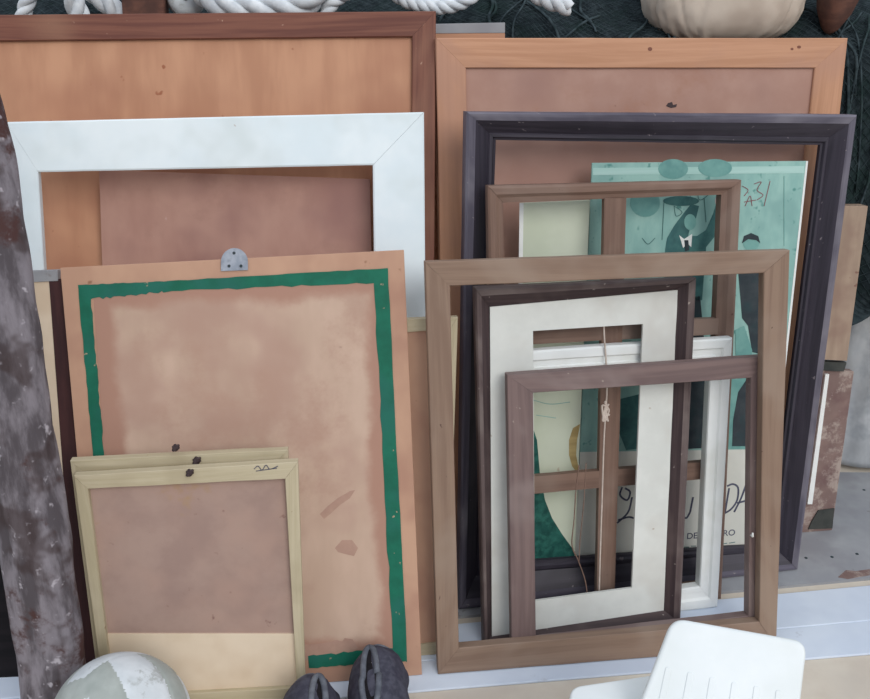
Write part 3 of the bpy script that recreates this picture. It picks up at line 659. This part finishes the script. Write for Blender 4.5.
# ================================================================== ball
c = Vector((-.498,1.212,FZ+.111)); RB = .111
b = tag(empty('volleyball', c), 'scuffed white and grey-green volleyball in front of the small pine stretcher', 'ball')
bm = bmesh.new(); bmesh.ops.create_icosphere(bm, subdivisions=6, radius=RB)
rotm = Matrix.Rotation(R(35),3,'Z') @ Matrix.Rotation(R(28),3,'X') @ Matrix.Rotation(R(20),3,'Y')
ri = rotm.transposed()
for v in bm.verts:
    q = ri @ v.co.normalized(); a = max(abs(q.x),abs(q.y),abs(q.z)); k = [abs(q.x),abs(q.y),abs(q.z)].index(a)
    o2 = [q[(k+1)%3]/a, q[(k+2)%3]/a]; dd = min(abs(abs(o2[0])-1), abs(abs(o2[1])-1))
    s = o2[0]; dd = min(dd, abs(s-.33), abs(s+.33))
    v.co *= 1 - .014*math.exp(-(dd/.03)**2)
for f_ in bm.faces:
    q = ri @ f_.calc_center_median().normalized(); a = max(abs(q.x),abs(q.y),abs(q.z)); k = [abs(q.x),abs(q.y),abs(q.z)].index(a)
    f_.material_index = 1 if (abs(q[(k+1)%3]/a) > .33) == (k != 1) else 0; f_.smooth = True
me = bpy.data.meshes.new('leather_panels'); bm.to_mesh(me); bm.free()
link('leather_panels', me, [M['ball_white'], M['ball_grey']], b)

# ================================================================== shoes
def shoe(name, loc, rz, flip, label):
    """ankle-high shoe: heel at +y (towards the boards), toe at -y"""
    r = tag(empty(name, loc, (0,0,rz)), label, 'shoe', 'pair of slate shoes at the foot of the boards')
    st_ = [(.0,.012,.060),(-.004,.027,.088),(-.014,.043,.106),(-.03,.050,.114),(-.055,.053,.112),(-.085,.053,.105),(-.115,.051,.094),(-.145,.050,.080),(-.18,.050,.068),(-.215,.049,.060),(-.245,.044,.054),(-.268,.034,.046),(-.284,.018,.034),(-.290,.006,.022)]
    sp_ = spline([Vector(q) for q in st_], 4); n = 28; vs = []
    for i, p in enumerate(sp_):
        for k in range(n):
            a = 2*math.pi*k/n; x = math.cos(a)*abs(p.y); z = .012 + (p.z-.012)*max(0, (.40+.60*math.sin(a))); x *= (1 - .20*max(0,math.sin(a))**2)
            dz = .004*noise.noise(Vector((x*45, p.x*40, z*45+flip*3)))
            vs.append((x+dz, p.x, z+dz))
    fs = [(i*n+k, i*n+(k+1)%n, (i+1)*n+(k+1)%n, (i+1)*n+k) for i in range(len(sp_)-1) for k in range(n)] + [tuple(range(n)), tuple(range((len(sp_)-1)*n, len(sp_)*n))]
    mesh('upper', vs, fs, M['shoe'], r, smooth=True)
    so = [(abs(p.y)*1.03, p.x) for p in sp_] + [(-abs(p.y)*1.03, p.x) for p in sp_][::-1]
    m_ = len(so); vs = [(x,y,.014) for x,y in so]+[(x,y,0) for x,y in so]
    mesh('sole', vs, [tuple(range(m_)), tuple(range(2*m_-1,m_-1,-1))]+[(i,(i+1)%m_,m_+(i+1)%m_,m_+i) for i in range(m_)], M['shoe_trim'], r)
    cx = -flip*.014; oy = -.085
    def top(y): 
        for a_, b_ in zip(sp_, sp_[1:]):
            if a_.x >= y >= b_.x: return a_.z + (b_.z-a_.z)*(y-a_.x)/(b_.x-a_.x)
        return .1
    ring = []
    for k in range(41):
        a = 2*math.pi*k/40; y = oy + .060*math.sin(a); x = cx + .015*math.cos(a)*(1 if math.sin(a) < 0 else .8)
        ring.append((x, y, top(y) - .12*abs(x) ))
    g = Geo(); g.add(*tube_geo(ring, .0055, 8)); g.build('collar', M['shoe_trim'], r, smooth=True)
    vs = [(x,y,z+.0015) for x,y,z in ring[:-1]]
    mesh('opening', vs + [(x,y,z-.004) for x,y,z in vs], [(i,(i+1)%40,40+(i+1)%40,40+i) for i in range(40)]+[tuple(range(40))], M['black'], r)
    if flip > 0: bm_obj('label_tab', bevel_box(cx-.003,cx+.004,oy+.022,oy+.040,.100,.1095,.0008), M['ivory'], r)
    g = Geo(); g.add(*tube_geo(spline([(-.030,-.016,.05),(-.028,-.014,.085),(0,-.008,.100),(.028,-.014,.085),(.030,-.016,.05)],6), .0028, 6)); g.build('heel_band', M['shoe_trim'], r, smooth=True)
    for k in range(3):
        yy = -.165-.016*k; z = top(yy); g = Geo(); g.add(*tube_geo(spline([(-.028,yy,z-.012),(-.012,yy,z+.001),(.012,yy,z+.001),(.028,yy,z-.012)],5), .0018, 6)); g.build('lace', M['shoe_trim'], r, smooth=True)
    return r
shoe('shoe', (-.212,1.346,FZ), R(6), -1, 'slate violet shoe, the left one, heel against the pine stretcher')
shoe('shoe', (-.101,1.420,FZ), R(4), 1, 'slate violet shoe, the right one, heel against the green-bordered board')

# ================================================================== white plastic chair and stool
def rquad(cs, rad, n=8):
    """outline of a quad with rounded corners (2D)"""
    out = []; k = len(cs)
    for i in range(k):
        p, a, b_ = Vector(cs[i]), Vector(cs[i-1]), Vector(cs[(i+1)%k]); da, db = (a-p).normalized(), (b_-p).normalized()
        s, e = p+da*rad, p+db*rad
        for j in range(n+1):
            t = j/n; out.append(s*(1-t)**2 + p*2*t*(1-t) + e*t*t)
    return out
def plate(name, outl, y0, y1, m, parent, bev=.005, slots=()):
    me_bm = bmesh.new(); n = len(outl)
    A = [me_bm.verts.new((p.x,y0,p.y)) for p in outl]; B = [me_bm.verts.new((p.x,y1,p.y)) for p in outl]
    me_bm.faces.new(A); me_bm.faces.new(B[::-1])
    for i in range(n): me_bm.faces.new((A[i],B[i],B[(i+1)%n],A[(i+1)%n]))
    bmesh.ops.recalc_face_normals(me_bm, faces=me_bm.faces)
    o = bm_obj(name, me_bm, m, parent)
    md = o.modifiers.new('round','BEVEL'); md.width = bev; md.segments = 4; md.limit_method = 'ANGLE'; md.angle_limit = R(50)
    return o
# chair back: reclined panel facing the camera
CY, CZ = 1.20, .30
L = Lean(.375, 1.075, -4, 38, z=.165)
r = tag(empty('plastic_chair', (.40,1.0,FZ)), 'white plastic child chair with slotted reclined back at the bottom right', 'chair')
lb = empty('tmp', L.loc, L.rot); bpy.data.objects.remove(lb)
def to_root(o, L, rootloc):
    o.matrix_local = Matrix.Translation(L.loc-rootloc) @ L.m.to_4x4()
RL = Vector((.40,1.0,FZ))
oq = [Vector(L.uv(*p)) for p in ((673,618),(808,642),(797,735),(628,735))]
bk_ = plate('backrest', rquad([tuple(p) for p in oq], .022), 0, .013, M['plastic'], r, .005); to_root(bk_, L, RL)
for k, (px, py) in enumerate([(669,667),(691,672),(713,677),(735,682),(757,686),(779,690)]):
    a, b2 = Vector(L.uv(px,py)), Vector(L.uv(px-13+k*1.6,py+60)); d = (b2-a).normalized(); nrm = Vector((-d.y,d.x))*.0048
    cap = rquad([tuple(a+nrm), tuple(a-nrm), tuple(b2-nrm), tuple(b2+nrm)], .0046, 4)
    s_ = plate('rib', cap, -.0012, .002, M['plastic'], r, .001); to_root(s_, L, RL)
sy = .87
o = bm_obj('seat', bevel_box(-.13,.11,-.22,.035,.185,.205,.008,3), M['plastic'], r, (0,0,0), True)
for x in (-.115,.095):
    for y in (-.19,.015):
        g = Geo(); g.add(*tube_geo([(x*1.1,y*1.15,0),(x,y,.19)], .016, 12, lambda t: .8+.3*t)); g.build('leg', M['plastic'], r, smooth=True)
# stool behind it
SL = Vector((.225,1.145,FZ))
zt = .20; cs = [on_z(px,py,zt) for px,py in ((571,686),(660,673),(634,760),(560,760))]
r = tag(empty('plastic_stool', SL), 'low white plastic stool partly hidden left of the slotted chair back', 'stool')
out = rquad([(p.x-SL.x, p.y-SL.y) for p in cs], .018)
bmt = bmesh.new(); n = len(out); z1, z0 = zt-FZ, zt-FZ-.02
A = [bmt.verts.new((p.x,p.y,z1)) for p in out]; B = [bmt.verts.new((p.x,p.y,z0)) for p in out]
bmt.faces.new(A); bmt.faces.new(B[::-1])
for i in range(n): bmt.faces.new((A[i],B[i],B[(i+1)%n],A[(i+1)%n]))
bmesh.ops.recalc_face_normals(bmt, faces=bmt.faces)
o = bm_obj('seat', bmt, M['plastic'], r); md = o.modifiers.new('round','BEVEL'); md.width=.005; md.segments=4; md.limit_method='ANGLE'; md.angle_limit=R(50)
mc = Vector((sum(p.x for p in cs)/4-SL.x, sum(p.y for p in cs)/4-SL.y))
for p in cs:
    q = Vector((p.x-SL.x, p.y-SL.y)); q = q + (mc-q)*.28
    g = Geo(); g.add(*tube_geo([(q.x,q.y,0),(q.x,q.y,z0+.003)], .013, 12)); g.build('leg', M['plastic'], r, smooth=True)

# ================================================================== light
w = bpy.data.worlds.new('world'); SC.world = w; w.use_nodes = True
wn, wl = w.node_tree.nodes, w.node_tree.links; bgn = wn['Background']; bgn.inputs[1].default_value = 1.0
wt = wn.new('ShaderNodeTexCoord'); wx = wn.new('ShaderNodeSeparateXYZ'); wr = wn.new('ShaderNodeValToRGB'); wl.new(wt.outputs['Generated'], wx.inputs[0]); wl.new(wx.outputs[2], wr.inputs[0])
wr.color_ramp.elements[0].position = 0; wr.color_ramp.elements[0].color = (.30,.32,.36,1); wr.color_ramp.elements[1].position = .8; wr.color_ramp.elements[1].color = (.95,1.02,1.14,1)
wl.new(wr.outputs[0], bgn.inputs[0])
s = bpy.data.lights.new('daylight', 'SUN'); s.energy = 1.35; s.angle = R(34); s.color = (1,.97,.94)
so = bpy.data.objects.new('daylight', s); COL.objects.link(so); so.rotation_euler = Vector((-.40,.74,-.55)).to_track_quat('-Z','Y').to_euler(); so.location = (2,-2,3)
SC.view_settings.view_transform = 'Standard'; SC.view_settings.look = 'None'; SC.view_settings.gamma = 1; SC.view_settings.use_curve_mapping = False
SC.view_settings.exposure = -.08
